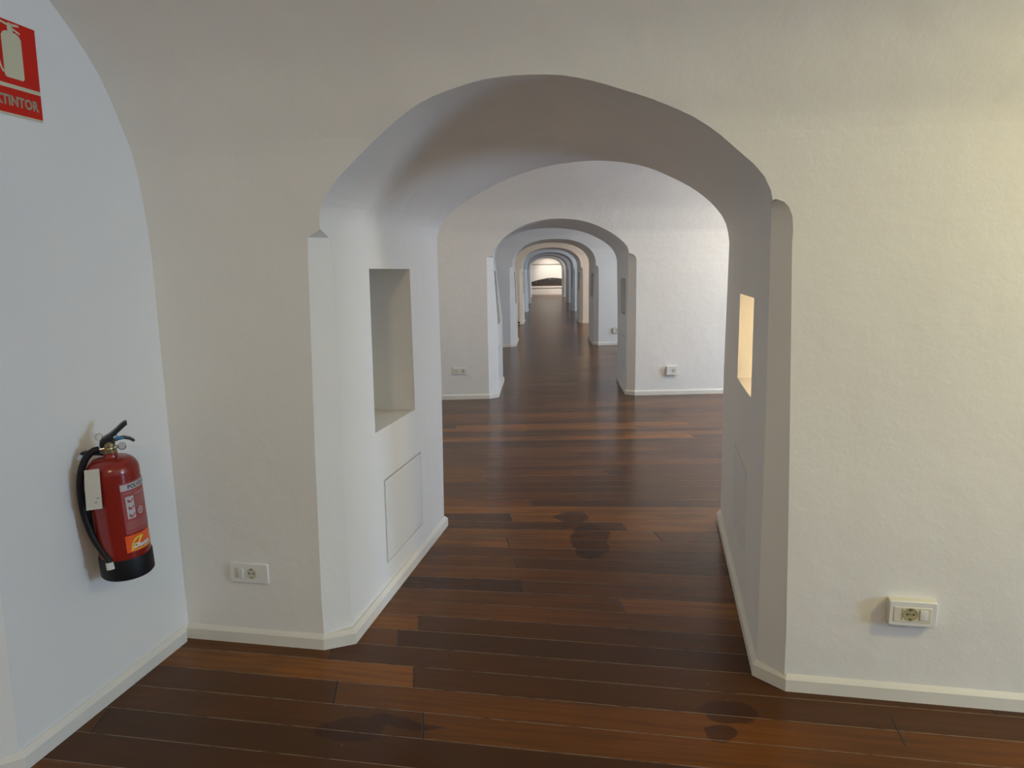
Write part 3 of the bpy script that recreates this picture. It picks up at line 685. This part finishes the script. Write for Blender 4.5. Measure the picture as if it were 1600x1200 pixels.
b_ = wrapped_text('Dextin', LX + .0468, .1115, .023, .0025, shear=.35, bold=.0010); obj('lettering_shadow', b_, M_INK, st)

# ------------------------------------------------------------------ cable end on the fourth wall, left
P = FACES[4][0].hit(810, 501.5)
bm = bmesh.new(); nrm = Vector((0, -1, 0)); tube(bm, catmull([P + Vector((-.03, -.02, .10)), P + Vector((-.03, -.03, .03)), P + Vector((-.015, -.04, -.03)), P + Vector((.04, -.03, -.055))], 5), .022, 10)
o = obj('cable_end', bm, M_BLKPL, None, 50); o['label'] = 'small black hooked cable end low on the wall left of the fourth arch'; o['category'] = 'cable'

# ------------------------------------------------------------------ groove in the floor, right foreground
a = Vector(P2(1392, 1119)).to_3d(); b = Vector(P2(1415, 1166)).to_3d()
d = (b - a).normalized(); n = Vector((-d.y, d.x, 0)) * .0022
bm = bmesh.new(); add_loft(bm, [[p - n + Vector((0, 0, z)), p + n + Vector((0, 0, z))] for p, z in ((a, .0006), (b, .0006))], closed=False)
o = struct('trim_1', bm, M_DARK)

# ------------------------------------------------------------------ picture at the far end
ya = 50.93
def FP(px, py, y=ya): return onplane(px, py, (0, y, 0), Vector((0, 1, 0)))
A = FP(820, 414.5); B = FP(893, 449)
art = thing('wall_picture', 'very wide white picture of a dark mound, on the brightly lit far end wall', 'picture', Matrix.Translation((A.x, ya, 0)))
wd = B.x - A.x; zt, zb = A.z, B.z
bm = box_bm(0, wd, -.02, .03, zb, zt); obj('canvas', bm, mat('picture_ground', (.74, .74, .73), .6), art)
bm = box_bm(-.03, wd + .03, -.06, .03, zt, zt + .08); obj('frame_rail', bm, mat('frame_grey', (.20, .19, .17), .5), art)
ridge = [(826, 446.5), (826, 441.5), (833, 439.8), (838, 438.2), (845, 436.6), (852, 435.2), (857, 434.2), (861, 434.6), (866, 434.0), (871, 434.8), (876, 435.2), (880, 435.6), (887, 437), (887, 446)]
m_r = mat('dark_mound_paint', (.035, .03, .03), .6); t = NT(m_r); tc = t.node('ShaderNodeTexCoord').outputs['Object']
nz_ = t.noise(tc, 3.5, 4, .6); t.l.new(t.mix(t.math('MULTIPLY', t.ramp(nz_, .55, .75), .35), (.03, .025, .025, 1), (.42, .42, .42, 1)), t.b.inputs['Base Color'])
bm = bmesh.new(); pts3 = [FP(x, y, ya - .022) - Vector((A.x, ya, 0)) for x, y in ridge]
add_loft(bm, [pts3, [p + Vector((0, -.008, 0)) for p in pts3]]); bmesh.ops.triangulate(bm, faces=bm.faces[:]); obj('dark_mound', bm, m_r, art)
pts3 = [FP(x, y, ya - .022) - Vector((A.x, ya, 0)) for x, y in ((826, 447), (826, 445.8), (887, 445.2), (887, 446.4))]
bm = bmesh.new(); add_loft(bm, [pts3, [p + Vector((0, -.012, 0)) for p in pts3]]); obj('brown_ground_line', bm, mat('brown_paint', (.14, .06, .03), .6), art)
# picture spotlight
l = bpy.data.lights.new('picture_spot', 'SPOT'); l.energy = 150; l.color = (1, .92, .76); l.spot_size = math.radians(52); l.spot_blend = .8; l.shadow_soft_size = .06
o = bpy.data.objects.new('picture_spot', l); COL.objects.link(o); o.location = (2.4, 48.9, 2.6); o.rotation_euler = (FP(857, 425) - Vector(o.location)).to_track_quat('-Z', 'Y').to_euler()
